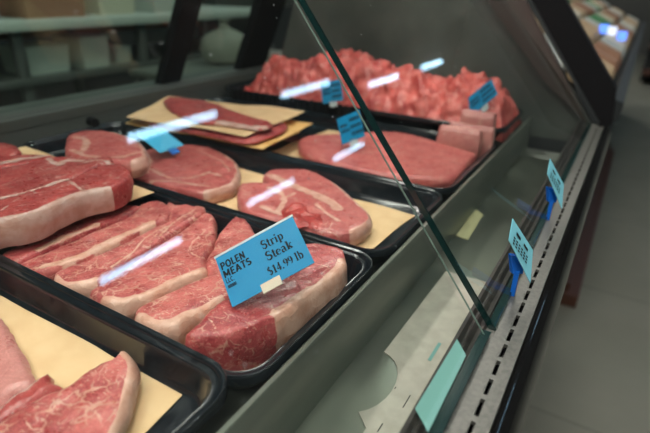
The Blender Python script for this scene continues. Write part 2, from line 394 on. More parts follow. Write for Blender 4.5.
# ------------------------------------------------------------------ trays
def rrect(x0, x1, y0, y1, r, z, k=7):
    P = []
    for cx, cy, a0 in ((x1-r, y1-r, 0), (x0+r, y1-r, 90), (x0+r, y0+r, 180), (x1-r, y0+r, 270)):
        for i in range(k+1):
            a = math.radians(a0+90*i/k); P.append((cx+r*math.cos(a), cy+r*math.sin(a), z))
    return P
TX0, TX1 = -1.040, -.2125
def tray(y0, y1, label, x0=TX0, x1=TX1, dz=0):
    st = [(.0, -.010), (.0, -.002), (.0012, 0), (.0045, 0), (.0060, -.0015), (.0066, -.0045), (.0085, -.0052), (.0115, -.0050), (.0125, -.0065), (.0135, -.0105), (.0185, -.030), (.022, -.0345), (.028, -.0365)]
    V = []; n = None; Fc = []
    for ins, dz_ in st:
        r = rrect(x0+ins, x1-ins, y0+ins, y1-ins, max(.038-ins*.6, .012), RZ+dz_+dz); n = len(r); V += r
    for i in range(len(st)-1): Fc += [(i*n+j, i*n+(j+1) % n, (i+1)*n+(j+1) % n, (i+1)*n+j) for j in range(n)]
    Fc.append(tuple(range((len(st)-1)*n, len(st)*n)))
    # underside
    k0 = len(V); un = [(.002, -.010), (.0105, -.011), (.0165, -.031), (.020, -.037), (.030, -.0395)]
    for ins, dz_ in un: V += rrect(x0+ins, x1-ins, y0+ins, y1-ins, max(.038-ins*.6, .012), RZ+dz_+dz)
    Fc += [(j, k0+j, k0+(j+1) % n, (j+1) % n) for j in range(n)]
    for i in range(len(un)-1): Fc += [(k0+i*n+j, k0+(i+1)*n+j, k0+(i+1)*n+(j+1) % n, k0+i*n+(j+1) % n) for j in range(n)]
    Fc.append(tuple(range(k0+(len(un)-1)*n+n-1, k0+(len(un)-1)*n-1, -1)))
    o = mk('meat_tray', V, Fc, M_tray, None, auto=50); return tag(o, label, 'tray', 'black display trays in the case')
TB = RZ-.0362
tray(-.0105, .2435, 'black plastic tray at the bottom left corner, lined with a wide sheet of peach paper', x1=-.2185, dz=.009)
tray(.2370, .5045, 'black plastic tray holding the row of strip steaks behind the big price card')
tray(.5060, .7600, 'black plastic tray with the bone-in porterhouse steak at its front end')
tray(.7615, 1.1100, 'black plastic tray holding the layered papers and the wide round steak')
tray(1.1180, 1.3720, 'black plastic tray heaped with ground beef near the far end of the case', dz=.025)

# ------------------------------------------------------------------ papers
def resample(P, closed, step):
    out = []; n = len(P)
    for i in range(n if closed else n-1):
        p0, p1, p2, p3 = (P[(i-1) % n] if closed or i > 0 else P[0], P[i], P[(i+1) % n], P[(i+2) % n] if closed or i+2 < n else P[-1])
        k = max(1, int((p2-p1).length/step))
        for j in range(k):
            t = j/k
            out.append(.5*((2*p1)+(p2-p0)*t+(2*p0-5*p1+4*p2-p3)*t*t+(3*p1-p0-3*p2+p3)*t*t*t))
    return out
def sheet(name, corners, z, label, cat, group=None, m=None, wave=.0015, curl=.004, res=14, seed=0, th=.0009):
    a, b_, c_, d = [Vector((p[0], p[1])) for p in corners]; V = []
    for i in range(res+1):
        for j in range(res+1):
            s, t = i/res, j/res
            p = (a*(1-s)+b_*s)*(1-t)+(d*(1-s)+c_*s)*t
            e = max(abs(s-.5), abs(t-.5))*2
            h = wave*noise.noise(Vector((p.x*9, p.y*9, seed)))+curl*max(0, e-.75)*4*max(0, noise.noise(Vector((p.x*6, p.y*6, seed+5)))+.1)
            p = p+Vector((noise.noise(Vector((p.x*14, p.y*14, seed+9))), noise.noise(Vector((p.x*14, p.y*14, seed+19)))))*.004*(e**6)
            V.append((p.x, p.y, z+max(0, wave*.6+h)))
    n = len(V); V2 = V+[(x, y, z_-th) for x, y, z_ in V]; R1 = res+1
    Fc = [(i*R1+j, (i+1)*R1+j, (i+1)*R1+j+1, i*R1+j+1) for i in range(res) for j in range(res)]
    Fc += [tuple(n+q for q in reversed(f)) for f in Fc]
    ring = [i*R1 for i in range(R1)]+[res*R1+j for j in range(1, R1)]+[i*R1+res for i in range(res-1, -1, -1)]+[j for j in range(res-1, 0, -1)]
    Fc += [(ring[i], ring[(i+1) % len(ring)], n+ring[(i+1) % len(ring)], n+ring[i]) for i in range(len(ring))]
    return tag(mk(name, V2, Fc, m or M_paper, None, auto=50), label, cat, group)
G_P = 'sheets of peach butcher paper in the trays'
sheet('butcher_paper', [(-.95, .213), (-.275, .222), (-.258, .03), (-.93, .03)], TB+.010, 'wide clean peach paper sheet in the bottom left tray, under the pointed steak', 'paper', G_P, seed=1, wave=.0008, curl=.001)
sheet('butcher_paper', [(-.60, .275), (-.245, .270), (-.232, .455), (-.60, .45)], TB+.001, 'peach paper under the strip steaks, corner peeking out beside the biggest steak', 'paper', G_P, seed=2, wave=.0004, curl=.0)
sheet('butcher_paper', [(-.99, .22), (-.628, .238), (-.600, .478), (-.99, .502)], -.3035, 'peach paper with yellow edge beneath the thick fat-sided steak at left', 'paper', G_P, seed=3, wave=.0006, curl=.0)
sheet('butcher_paper', [(-.62, .535), (-.262, .545), (-.250, .715), (-.64, .728)], TB+.001, 'peach paper sheet under the porterhouse steak', 'paper', G_P, seed=4, wave=.0008, curl=.001)
a, b_, c_, d = [onz(u, v, -.283) for u, v in ((126, 117), (246, 137), (305, 112), (170, 98))]
sheet('butcher_paper', [a, b_, c_, d], -.283, 'topmost peach paper of the layered stack, a thin steak lying on it', 'paper', G_P, seed=6, wave=.003, curl=.006)
a, b_, c_, d = [onz(u, v, -.302) for u, v in ((126, 124), (262, 150), (313, 124), (176, 104))]
sheet('butcher_paper', [a, b_, c_, d], -.302, 'second peach paper of the layered stack, reddened along its rim', 'paper', G_P, m=M_paperr, seed=7, wave=.002, curl=.003)
sheet('butcher_paper', [(-1.0, .79), (-.66, .79), (-.66, .985), (-1.0, .985)], -.330, 'lowest orange-stained paper of the layered stack', 'paper', G_P, m=M_paperr, seed=8, wave=.001, curl=.001)
sheet('butcher_paper', [(-.655, .79), (-.262, .80), (-.250, 1.082), (-.64, 1.085)], TB+.001, 'peach paper under the wide round steak in the fourth tray', 'paper', G_P, seed=9, wave=.0008, curl=.001)

# ------------------------------------------------------------------ steaks
def seg_d(p, a, b):
    ab = b-a; t = max(0, min(1, (p-a).dot(ab)/max(ab.length_squared, 1e-12))); return (p-(a+ab*t)).length
def inside(p, P):
    c = False; n = len(P); j = n-1
    for i in range(n):
        if (P[i].y > p.y) != (P[j].y > p.y) and p.x < (P[j].x-P[i].x)*(p.y-P[i].y)/(P[j].y-P[i].y)+P[i].x: c = not c
        j = i
    return c
def steak(name, label, cat, group, outline, zt, zb, m, cap=None, capw=.010, seams=(), step=.0034, lumps=.0012, rnd=.005, wob=.0012, seed=0, side=None, tilt=None, lift=0., world=False):
    """outline: points seen in the picture, carried onto the steak's own top plane; zt top, zb underside;
       cap: the run of the rim covered with a fat cap (a part of its own); seams: fat lines inside the lean"""
    W = (lambda p: Vector(p)) if world else (lambda p: onz(p[0], p[1], zt).xy)
    P = resample([W(p) for p in outline], True, step*1.1)
    P = [p+Vector((noise.noise(Vector((p.x*70, p.y*70, seed))), noise.noise(Vector((p.x*70, p.y*70, seed+7)))))*wob for p in P]
    capl = resample([W(p) for p in cap], False, step) if cap else []
    sl = [(resample([W(p) for p in s[0]], False, .005), s[1]) for s in seams]
    x0, x1 = min(p.x for p in P), max(p.x for p in P); y0, y1 = min(p.y for p in P), max(p.y for p in P)
    pts = list(P); n = len(P)
    edgs = [(i, (i+1) % n) for i in range(n)]
    yy = y0; r_ = 0
    segs = [(P[i], P[(i+1) % n]) for i in range(n)]
    def bd(p): return min(seg_d(p, a, b) for a, b in segs)
    D = [0.]*n
    while yy < y1:
        xx = x0+(step/2 if r_ % 2 else 0)
        while xx < x1:
            p = Vector((xx, yy))
            if inside(p, P):
                d = bd(p)
                if d > step*.55: pts.append(p); D.append(d)
            xx += step
        yy += step*.87; r_ += 1
    vs, es, fs, ov, oe, of = delaunay_2d_cdt(pts, edgs, [], 1, 1e-7)
    idx = {}
    for i, o in enumerate(ov):
        for q in o: idx[i] = q
    def fatv(p):
        f = 0.
        if capl:
            d = min((p-q).length for q in capl) if len(capl) < 2 else min(seg_d(p, capl[i], capl[i+1]) for i in range(len(capl)-1))
            w = capw*(1+.45*noise.noise(Vector((p.x*30, p.y*30, seed+3))))
            f = max(f, max(0, min(1, .5+(w-d)/(capw*.9))))
        for s, w0 in sl:
            d = min(seg_d(p, s[i], s[i+1]) for i in range(len(s)-1))
            w = w0*(1+.6*noise.noise(Vector((p.x*60, p.y*60, seed+13))))
            f = max(f, max(0, min(1, .5+(w-d)/.004)))
        return f
    V = []; FA = []
    for i, p in enumerate(vs):
        d = D[idx[i]] if i in idx else bd(p)
        e = 1-(1-min(1, d/rnd))**2
        h = noise.fractal(Vector((p.x*45, p.y*45, seed)), 1, 2, 3)*lumps+noise.noise(Vector((p.x*11, p.y*11, seed+2)))*lumps*2
        z = zt-rnd*.55*(1-math.sqrt(e))+h*min(1, d/.004+.25)
        f = fatv(p); z -= .0008*max(0, min(1, f)) * (1 if d > capw else 0)
        V.append(Vector((p.x, p.y, z))); FA.append(f)
    bi = [None]*n
    for i in range(len(vs)):
        if i in idx and idx[i] < n: bi[idx[i]] = i
    if any(x is None for x in bi):
        bi = [x if x is not None else min(range(len(vs)), key=lambda q: (vs[q]-P[k]).length) for k, x in enumerate(bi)]
    faces = [tuple(f) for f in fs if inside(sum((vs[q] for q in f), Vector((0, 0)))/len(f), P)]
    # sides
    H = zt-rnd*.55-zb; area = sum(P[i].x*P[(i+1) % n].y-P[(i+1) % n].x*P[i].y for i in range(n)); sg = 1 if area > 0 else -1
    NR = 6; prevr = bi
    for k in range(1, NR+1):
        t = k/NR; cur = []
        for i in range(n):
            p = P[i]; tg = (P[(i+1) % n]-P[i-1]).normalized(); nr = Vector((tg.y, -tg.x))*sg
            o = .0030*math.sin(min(1, t*1.15)*math.pi)-.0018*(t > .99)+.0016*noise.noise(Vector((p.x*50, p.y*50, t*3+seed)))
            if side: o += side*t
            z = V[bi[i]].z*(1-t)+zb*t
            V.append(Vector((p.x+nr.x*o, p.y+nr.y*o, z))); cur.append(len(V)-1)
            FA.append(FA[bi[i]])
        for i in range(n):
            j = (i+1) % n; faces.append((prevr[i], prevr[j], cur[j], cur[i]))
        prevr = cur
    bot = len(V); cx = sum((p for p in P), Vector((0, 0)))/n
    V.append(Vector((cx.x, cx.y, zb))); FA.append(0)
    for i in range(n): faces.append((prevr[i], prevr[(i+1) % n], bot))
    if tilt:
        for v in V: v.z += tilt(v)
    capf = [f for f in faces if cap and sum(FA[q] for q in f)/len(f) > .5 and bot not in f and min(seg_d(V[f[0]].xy, capl[i], capl[i+1]) for i in range(len(capl)-1)) < capw*2.2]
    cs = set(capf); rest = [f for f in faces if f not in cs]
    base = (cx.x, cx.y, zb)
    def sub(nm, fc, parent, org):
        used = sorted({q for f in fc for q in f}); mp = {q: i for i, q in enumerate(used)}
        o = mk(nm, [V[q] for q in used], [tuple(mp[q] for q in f) for f in fc], m, parent, origin=org, auto=75)
        at = o.data.attributes.new('fat', 'FLOAT', 'POINT')
        if len(o.data.vertices) == len(used): at.data.foreach_set('value', [FA[q] for q in used])
        return o
    if capf:
        t = thing(name, label, cat, base, group)
        sub('lean', rest, t, None); fc = sub('fat_cap', capf, t, None); fc['label'] = 'cream-coloured rim of fat'
        return t
    return tag(sub(name, rest, None, base), label, cat, group)

G_S = 'strip steaks in the row behind the big price card'
zs = TB+.005
tl = lambda xc, k=.07: (lambda v: max(-.0035, min(.0045, (v.x-xc+(v.y-.36)*-.25)*k)))
steak('strip_steak', 'thin leftmost strip steak half under the thick steak, deep red left tip', 'steak', G_S,
      [(2, 254), (12, 262), (24, 261), (42, 251), (70, 238), (100, 225), (128, 213), (140, 204), (122, 204), (95, 212), (60, 226), (25, 243)], -.3135, zs, M_strip2, cap=[(38, 251), (60, 240), (98, 224)], capw=.005, seed=1, tilt=tl(-0.6))
steak('strip_steak', 'second strip steak from the left, long diagonal fat line, red wet left end', 'steak', G_S,
      [(20, 263), (30, 271), (46, 272), (66, 265), (84, 260), (104, 249), (128, 237), (150, 225), (165, 219), (170, 207), (160, 198), (142, 201), (128, 214), (100, 227), (70, 241), (42, 253)], -.3125, zs, M_strip, cap=[(46, 268), (66, 263), (84, 257), (104, 246), (128, 234), (152, 222)], capw=.0062, seed=2, tilt=tl(-0.56),
      seams=[([(132, 222), (140, 212), (156, 204)], .001)])
steak('strip_steak', 'third strip steak from the left, well marbled, no wide fat rim', 'steak', G_S,
      [(55, 273), (57, 281), (66, 286), (80, 286), (96, 283), (106, 279), (120, 268), (140, 254), (160, 240), (178, 228), (196, 216), (206, 206), (190, 200), (178, 202), (168, 199), (166, 208), (168, 220), (150, 228), (128, 240), (104, 252), (82, 263), (62, 269)], -.3115, zs, M_strip, cap=[(56, 277), (64, 285), (80, 286), (98, 281)], capw=.004, seed=3, tilt=tl(-0.515),
      seams=[([(112, 270), (130, 256), (140, 244), (150, 234), (168, 226)], .0016), ([(160, 236), (176, 220), (196, 207)], .0016), ([(150, 240), (168, 222), (172, 205)], .001), ([(70, 277), (84, 272), (100, 262)], .0005)])
steak('strip_steak', 'fourth strip steak from the left with broad cream fat rim, crossed by a light streak', 'steak', G_S,
      [(91, 291), (94, 297), (106, 304), (118, 306), (132, 304), (148, 299), (168, 290), (188, 280), (206, 273), (204, 262), (208, 252), (213, 240), (214, 226), (213, 213), (204, 211), (190, 222), (176, 232), (158, 244), (140, 257), (122, 270), (106, 282)], -.3115, zs, M_strip, cap=[(104, 304), (118, 306), (132, 304), (148, 299), (168, 290), (188, 280), (206, 273)], capw=.0075, seed=4, tilt=tl(-0.455),
      seams=[([(112, 292), (130, 284), (150, 272), (170, 262)], .0006), ([(196, 238), (190, 246), (192, 254), (200, 260)], .0012), ([(196, 238), (206, 228), (211, 216)], .0012)])
steak('strip_steak', 'strip steak just left of the big price card, with a pointed far end', 'steak', G_S,
      [(137, 309), (137, 317), (146, 324), (160, 328), (176, 327), (190, 319), (204, 313), (222, 302), (242, 292), (262, 270), (268, 250), (258, 236), (247, 217), (239, 208), (231, 217), (218, 232), (214, 245), (208, 254), (206, 266), (208, 275), (190, 283), (170, 293), (150, 302)], -.3100, zs, M_strip, cap=[(140, 319), (148, 325), (160, 327), (176, 325), (190, 318), (204, 312), (222, 301)], capw=.007, seed=5, tilt=tl(-0.39),
      seams=[([(222, 236), (236, 228), (250, 232)], .0012), ([(150, 312), (160, 314), (172, 318)], .0008), ([(226, 250), (240, 246), (256, 250)], .0006), ([(190, 290), (184, 300), (188, 306)], .0006)])
steak('strip_steak', 'biggest strip steak, thick, under the big price card, with broad fat side facing the glass', 'steak', G_S,
      [(186, 334), (195, 336), (208, 335), (226, 334), (246, 327), (264, 320), (278, 314), (282, 311), (296, 303), (312, 292), (326, 282), (338, 272), (345, 261), (344, 252), (339, 247), (322, 243), (306, 243), (290, 246), (262, 264), (236, 290), (222, 300), (210, 310), (202, 320), (190, 330)], -.290, zs, M_strip2,
      cap=[(281, 311), (296, 303), (312, 292), (326, 282), (338, 272), (345, 260)], capw=.0095, seed=6, side=.002, rnd=.003,
      seams=[([(208, 318), (214, 324), (216, 332)], .0012), ([(219, 318), (234, 316), (246, 318)], .0006), ([(240, 326), (252, 322), (262, 316), (276, 312)], .0005), ([(266, 294), (284, 290), (300, 286)], .0004)])
# bottom-left tray
steak('pointed_steak', 'steak with pointed tip and fat edge in the bottom left tray', 'steak', None,
      [(121, 349), (128, 352), (134, 364), (131, 384), (124, 408), (112, 436), (98, 470), (60, 500), (10, 500), (-30, 470), (-25, 440), (0, 420), (24, 405), (48, 391), (68, 384), (86, 370), (104, 361), (115, 356)], -.309, TB+.013, M_strip, cap=[(123, 350), (133, 362), (131, 384), (124, 408), (112, 436), (98, 470)], capw=.0055, seed=11,
      seams=[([(60, 396), (76, 398), (92, 392), (110, 384)], .0003)], lumps=.0016)
steak('ragged_steak', 'ragged-edged steak behind the pointed steak in the bottom left tray', 'steak', None,
      [(-30, 430), (-10, 416), (4, 402), (14, 392), (26, 385), (38, 376), (47, 372), (50, 380), (58, 384), (47, 390.5), (23, 404), (-3, 420), (-28, 439)], -.317, TB+.013, M_red, cap=[(-10, 414), (4, 402), (14, 392), (26, 385), (38, 376), (46, 373)], capw=.004, seed=12, lumps=.003)
steak('pale_meat_slab', 'smooth pale pink meat slab at the lower left edge of the picture', 'meat', None,
      [(-70, 270), (-30, 290), (1, 322), (16, 348), (31, 380), (12, 388), (-2, 402), (-30, 420), (-80, 400)], -.322, TB+.013, M_pale, seed=13, lumps=.0005)
# thick pile on paper at left
G_K = 'thick steaks piled on paper at the left'
kb = -.3010
steak('thick_steak', 'thick steak with tall pale fat side, piled above the thin strip steak', 'steak', G_K,
      [(-50, 236), (-20, 225), (0, 219), (16, 217), (38, 211), (62, 199), (84, 191), (100, 188), (110, 186), (121, 181), (129, 174), (126, 167), (114, 163), (98, 166), (84, 172), (70, 179), (40, 188), (10, 196), (-20, 204), (-50, 212)], -.262, kb, M_red,
      cap=[(-50, 236), (-20, 225), (0, 219), (16, 217), (38, 211), (62, 199), (84, 191), (109, 186)], capw=.0055, seed=21, rnd=.003, step=.004,
      seams=[([(0, 212), (12, 202), (30, 194), (50, 190), (72, 183)], .0014), ([(72, 182), (80, 188), (86, 190)], .0022), ([(10, 208), (24, 205), (36, 204)], .0008)])
steak('thick_steak', 'thick steak just behind the one with the tall fat side', 'steak', G_K,
      [(-50, 211), (-20, 203), (10, 195), (40, 187), (70, 177), (84, 170), (98, 164), (112, 161), (108, 155), (92, 158), (70, 156), (50, 157), (20, 164), (0, 168), (-50, 180)], -.264, kb, M_red,
      cap=[(-20, 204), (10, 196), (40, 188), (68, 178)], capw=.006, seed=22, rnd=.003, step=.004, seams=[([(48, 158), (58, 164), (66, 160), (84, 160)], .005), ([(84, 162), (100, 160), (112, 164)], .003), ([(10, 180), (24, 176), (40, 172)], .001)])
steak('thick_steak', 'dark red steak corner beyond the thick steaks at the left edge', 'steak', G_K,
      [(-60, 148), (-20, 142), (0, 142), (14, 144), (19, 150), (10, 155), (20, 153), (48, 154), (50, 157), (20, 163), (0, 167), (-60, 176)], -.266, kb, M_red, cap=[(0, 163), (24, 158), (48, 155)], capw=.006, seed=23, step=.005)
steak('round_steak', 'rounded steak with brown rind at the back of the left pile', 'steak', 'round steaks in the middle and back trays',
      [(68, 152), (66, 142), (69, 134), (80, 130), (95, 129), (112, 131), (128, 136), (140, 142), (146, 150), (144, 157), (132, 161), (112, 160), (98, 160), (84, 158)], -.266, -.296, M_round, cap=[(112, 131), (128, 136), (140, 142), (146, 150), (144, 157), (132, 161)], capw=.007, seed=24, step=.005, seams=[([(72, 150), (90, 156), (116, 157), (140, 152)], .005), ([(74, 136), (86, 140), (84, 150)], .006), ([(100, 133), (124, 140), (138, 148)], .0015)])
# porterhouse tray
steak('sirloin_steak', 'broad flat steak with brown rind left of the porterhouse steak', 'steak', None,
      [(188, 144), (206, 146), (222, 152), (234, 160), (239, 170), (236, 181), (224, 187), (206, 191), (186, 189), (168, 185), (150, 182), (138, 180), (130, 174), (128, 162), (140, 152), (160, 146)], -.318, TB+.003, M_round, cap=[(222, 152), (234, 160), (239, 170), (236, 181), (224, 187), (206, 191)], capw=.006, seed=31, step=.004, lumps=.0022,
      seams=[([(150, 168), (168, 176), (190, 176), (206, 172), (222, 176)], .0035), ([(140, 150), (146, 160), (144, 172)], .010), ([(150, 182), (170, 180), (190, 184), (212, 186)], .003), ([(200, 150), (220, 160), (230, 172)], .002)])
steak('porterhouse_steak', 'bone-in steak with pale central fat band on paper in the third tray', 'steak', None,
      [(238, 190), (243, 183), (258, 182), (268, 183), (264, 175), (270, 170), (290, 168), (306, 169), (320, 174), (334, 182), (348, 193), (360, 204), (367, 210), (371, 218), (366, 226), (352, 232), (338, 233), (322, 230), (312, 228), (302, 224), (292, 222), (280, 218), (266, 216), (250, 212), (241, 204)], -.318, TB+.003, M_round, cap=[(334, 182), (348, 193), (360, 204), (369, 212), (371, 220), (364, 227), (352, 232)], capw=.0065, seed=32, step=.0036,
      seams=[([(272, 176), (288, 184), (306, 190), (322, 198), (340, 208)], .009), ([(268, 188), (280, 192), (284, 200), (276, 212)], .0045), ([(262, 206), (272, 210), (282, 214)], .005), ([(316, 204), (326, 212), (340, 222)], .003), ([(282, 198), (296, 192)], .004)])
steak('red_meat_piece', 'wet dark red meat lump beside the bone of the porterhouse steak', 'meat', None,
      [(284, 211), (290, 205), (298, 202), (304, 205), (308, 211), (320, 214), (324, 222), (318, 227), (306, 224), (298, 225), (288, 221)], -.3150, -.3190, meat('wet_red_meat', (.28, .012, .012), (.42, .04, .035), amount=.1), seed=33, lumps=.003)
# fourth tray
steak('wide_round_steak', 'wide round steak with a small blue card standing on it', 'steak', 'round steaks in the middle and back trays',
      [(299, 142), (303, 137), (316, 134), (340, 133), (366, 132), (392, 131), (414, 135), (436, 141), (456, 147), (475, 153), (470, 159), (464, 165), (456, 175), (436, 177), (412, 176), (390, 174), (368, 170), (346, 165), (324, 160), (306, 152)], -.318, TB+.003, M_round, cap=[(392, 131), (414, 133), (436, 138), (456, 144), (474, 150)], capw=.005, seed=41, step=.005,
      seams=[([(400, 140), (384, 150), (360, 152)], .002)])
steak('thin_steak', 'thin long steak lying on the topmost paper of the layered stack', 'steak', 'thin steaks layered between papers',
      [(165, 98), (176, 96), (196, 99), (214, 103), (234, 110), (250, 116), (268, 120), (270, 124), (260, 127), (244, 125), (222, 122), (200, 120), (184, 114), (170, 107)], -.270, -.2805, M_red, cap=[(266, 126), (250, 126), (232, 123), (216, 121)], capw=.006, seed=42, step=.006)
a = [onz(u, v, -.288).xy for u, v in ((150, 121), (182, 128), (214, 134), (244, 140), (262, 137), (286, 124), (250, 112), (190, 108))]
steak('thin_steak', 'wet red steak squeezed beneath the topmost paper of the layered stack', 'steak', 'thin steaks layered between papers', a, -.288, -.2985, M_strip2, seed=43, step=.006, world=True, lumps=.001)
a = [Vector(p) for p in ((-.97, .83), (-.80, .815), (-.67, .80), (-.64, .86), (-.70, .95), (-.85, .97), (-.97, .95))]
steak('thin_steak', 'lowest red steak of the layered stack, showing as a red streak', 'steak', 'thin steaks layered between papers', a, -.308, -.3275, M_strip2, seed=44, step=.006, world=True)
# standing blocks of meat at the right end
def block(x, y, w, t, h, rot, zb, label, sd):
    c, s = math.cos(rot), math.sin(rot)
    P = [Vector((x+c*a-s*b, y+s*a+c*b)) for a, b in ((0, 0), (w, 0), (w, t), (0, t))]
    steak('meat_block', label, 'meat', 'upright slabs of pink meat at the right end', [P[0], (P[0]+P[1])/2, P[1], (P[1]+P[2])/2, P[2], (P[2]+P[3])/2, P[3], (P[3]+P[0])/2], zb+h, zb, M_block, cap=[P[3], P[2]], capw=.006, seed=sd, world=True, step=.006, rnd=.003)
# (placed on the floor of the case just before the ground beef tray)
block(-.335, 1.050, .090, .019, .064, -.02, TB+.004, 'front upright slab of pink meat right of the ground beef', 61)
block(-.318, 1.071, .095, .012, .070, -.02, TB+.004, 'middle upright slab of pink meat, just behind the front one', 62)
block(-.300, 1.085, .070, .02, .095, .03, TB+.005, 'tallest slab of pink meat, nearest the glass behind the two others', 63)

# ------------------------------------------------------------------ ground beef
def mound(name, label, x0, x1, y0, y1, zb, zt, seed, top=lambda s: 1., res=.0034):
    nx, ny = int((x1-x0)/res), int((y1-y0)/res); V = []
    for i in range(nx+1):
        for j in range(ny+1):
            s, t = i/nx, j/ny
            x, y = x0+(x1-x0)*s, y0+(y1-y0)*t
            e = max(0, min(s*(x1-x0), (1-s)*(x1-x0), t*(y1-y0), (1-t)*(y1-y0))+.008*noise.noise(Vector((x*30, y*30, seed))))
            k = math.sin(min(1, e/.085)*math.pi/2)**.8
            vo = noise.voronoi(Vector((x*95, y*95, seed)))[0][0]; vo2 = noise.voronoi(Vector((x*34+3, y*34, seed+4)))[0][0]
            big = noise.noise(Vector((x*9, y*12, seed+8)))
            z = zb+(zt-zb)*k*top(s)*(.93+.26*big)+(.026*max(-.3, .45-vo2*vo2*1.3)+.013*max(-.3, .4-vo*vo*1.3)+.004*noise.turbulence(Vector((x*120, y*120, seed)), 2, True))*min(1, k*2)
            V.append((x+.011*min(1, k*2)*noise.noise(Vector((x*38, y*38, z*45+1))), y+.011*min(1, k*2)*noise.noise(Vector((x*38, y*38, z*45+9))), max(z, zb+.002*k)))
    R1 = ny+1; Fc = [(i*R1+j, (i+1)*R1+j, (i+1)*R1+j+1, i*R1+j+1) for i in range(nx) for j in range(ny)]
    ring = [i*R1 for i in range(nx+1)]+[nx*R1+j for j in range(1, R1)]+[i*R1+ny for i in range(nx-1, -1, -1)]+[j for j in range(ny-1, 0, -1)]
    n = len(V); V += [(V[q][0], V[q][1], zb-.001) for q in ring]
    Fc += [(ring[i], n+i, n+(i+1) % len(ring), ring[(i+1) % len(ring)]) for i in range(len(ring))]
    Fc.append(tuple(range(n, n+len(ring))))
    o = mk(name, V, Fc, M_beef, None, auto=170)
    o.data.attributes.new('fat', 'FLOAT', 'POINT')
    return tag(o, label, 'ground beef', None, 'stuff')
mound('ground_beef', 'long heap of bright red ground beef filling the far tray', -.975, -.215, 1.150, 1.348, TB+.028, -.197, 3, top=lambda s: .78+.35*math.sin(math.pi*min(1, s*1.25)) if s < .8 else 1.02)
mound('ground_beef', 'low loose ground beef at the near left corner of the far tray', -.995, -.70, 1.138, 1.19, TB+.028, -.272, 5)
# black ruffled divider between the fourth tray and the ground beef
V = []; nn = 120
for i in range(nn+1):
    x = -.99+.44*i/nn; wv = .003*math.sin(i*1.3); hz = -.285+.012*noise.noise(Vector((i*.45, 0, 3)))
    V += [(x, 1.1125+wv, -.352), (x, 1.1125+wv, hz), (x, 1.1145+wv, hz), (x, 1.1145+wv, -.352)]
Fc = [(i*4+j, i*4+(j+1) % 4, (i+1)*4+(j+1) % 4, (i+1)*4+j) for i in range(nn) for j in range(4)]+[(0, 1, 2, 3), (nn*4+3, nn*4+2, nn*4+1, nn*4)]
tag(mk('ruffled_divider', V, Fc, M_blkm, None), 'black ruffled plastic strip standing before the ground beef', 'divider')

# ------------------------------------------------------------------ lettering
def ribbon(mb, pts, w, x0, y0, sx, sy):
    """pen stroke; w may be one width or a list, in letter heights"""
    P = [Vector(p) for p in pts]; n = len(P); W = w if isinstance(w, (list, tuple)) else [w]*n
    L, R_ = [], []
    for i, p in enumerate(P):
        t = (P[min(i+1, n-1)]-P[max(i-1, 0)]).normalized(); nr = Vector((-t.y, t.x))*W[i]/2
        L.append(p+nr); R_.append(p-nr)
    q = [(x0+a.x*sx, y0+a.y*sy, 0) for a in L+R_]
    mb.add(q, [(i, i+1, n+i+1, n+i) for i in range(n-1)])
def arc(cx, cy, rx, ry, a0, a1, k=12):
    return [(cx+rx*math.cos(math.radians(a0+(a1-a0)*i/k)), cy+ry*math.sin(math.radians(a0+(a1-a0)*i/k))) for i in range(k+1)]
def wmod(k, thick, thin, ph=0): return [thin+(thick-thin)*abs(math.cos(math.pi*2*i/k+ph)) for i in range(k+1)]
ser = lambda a, b, y: ([(a, y), (b, y)], .055)
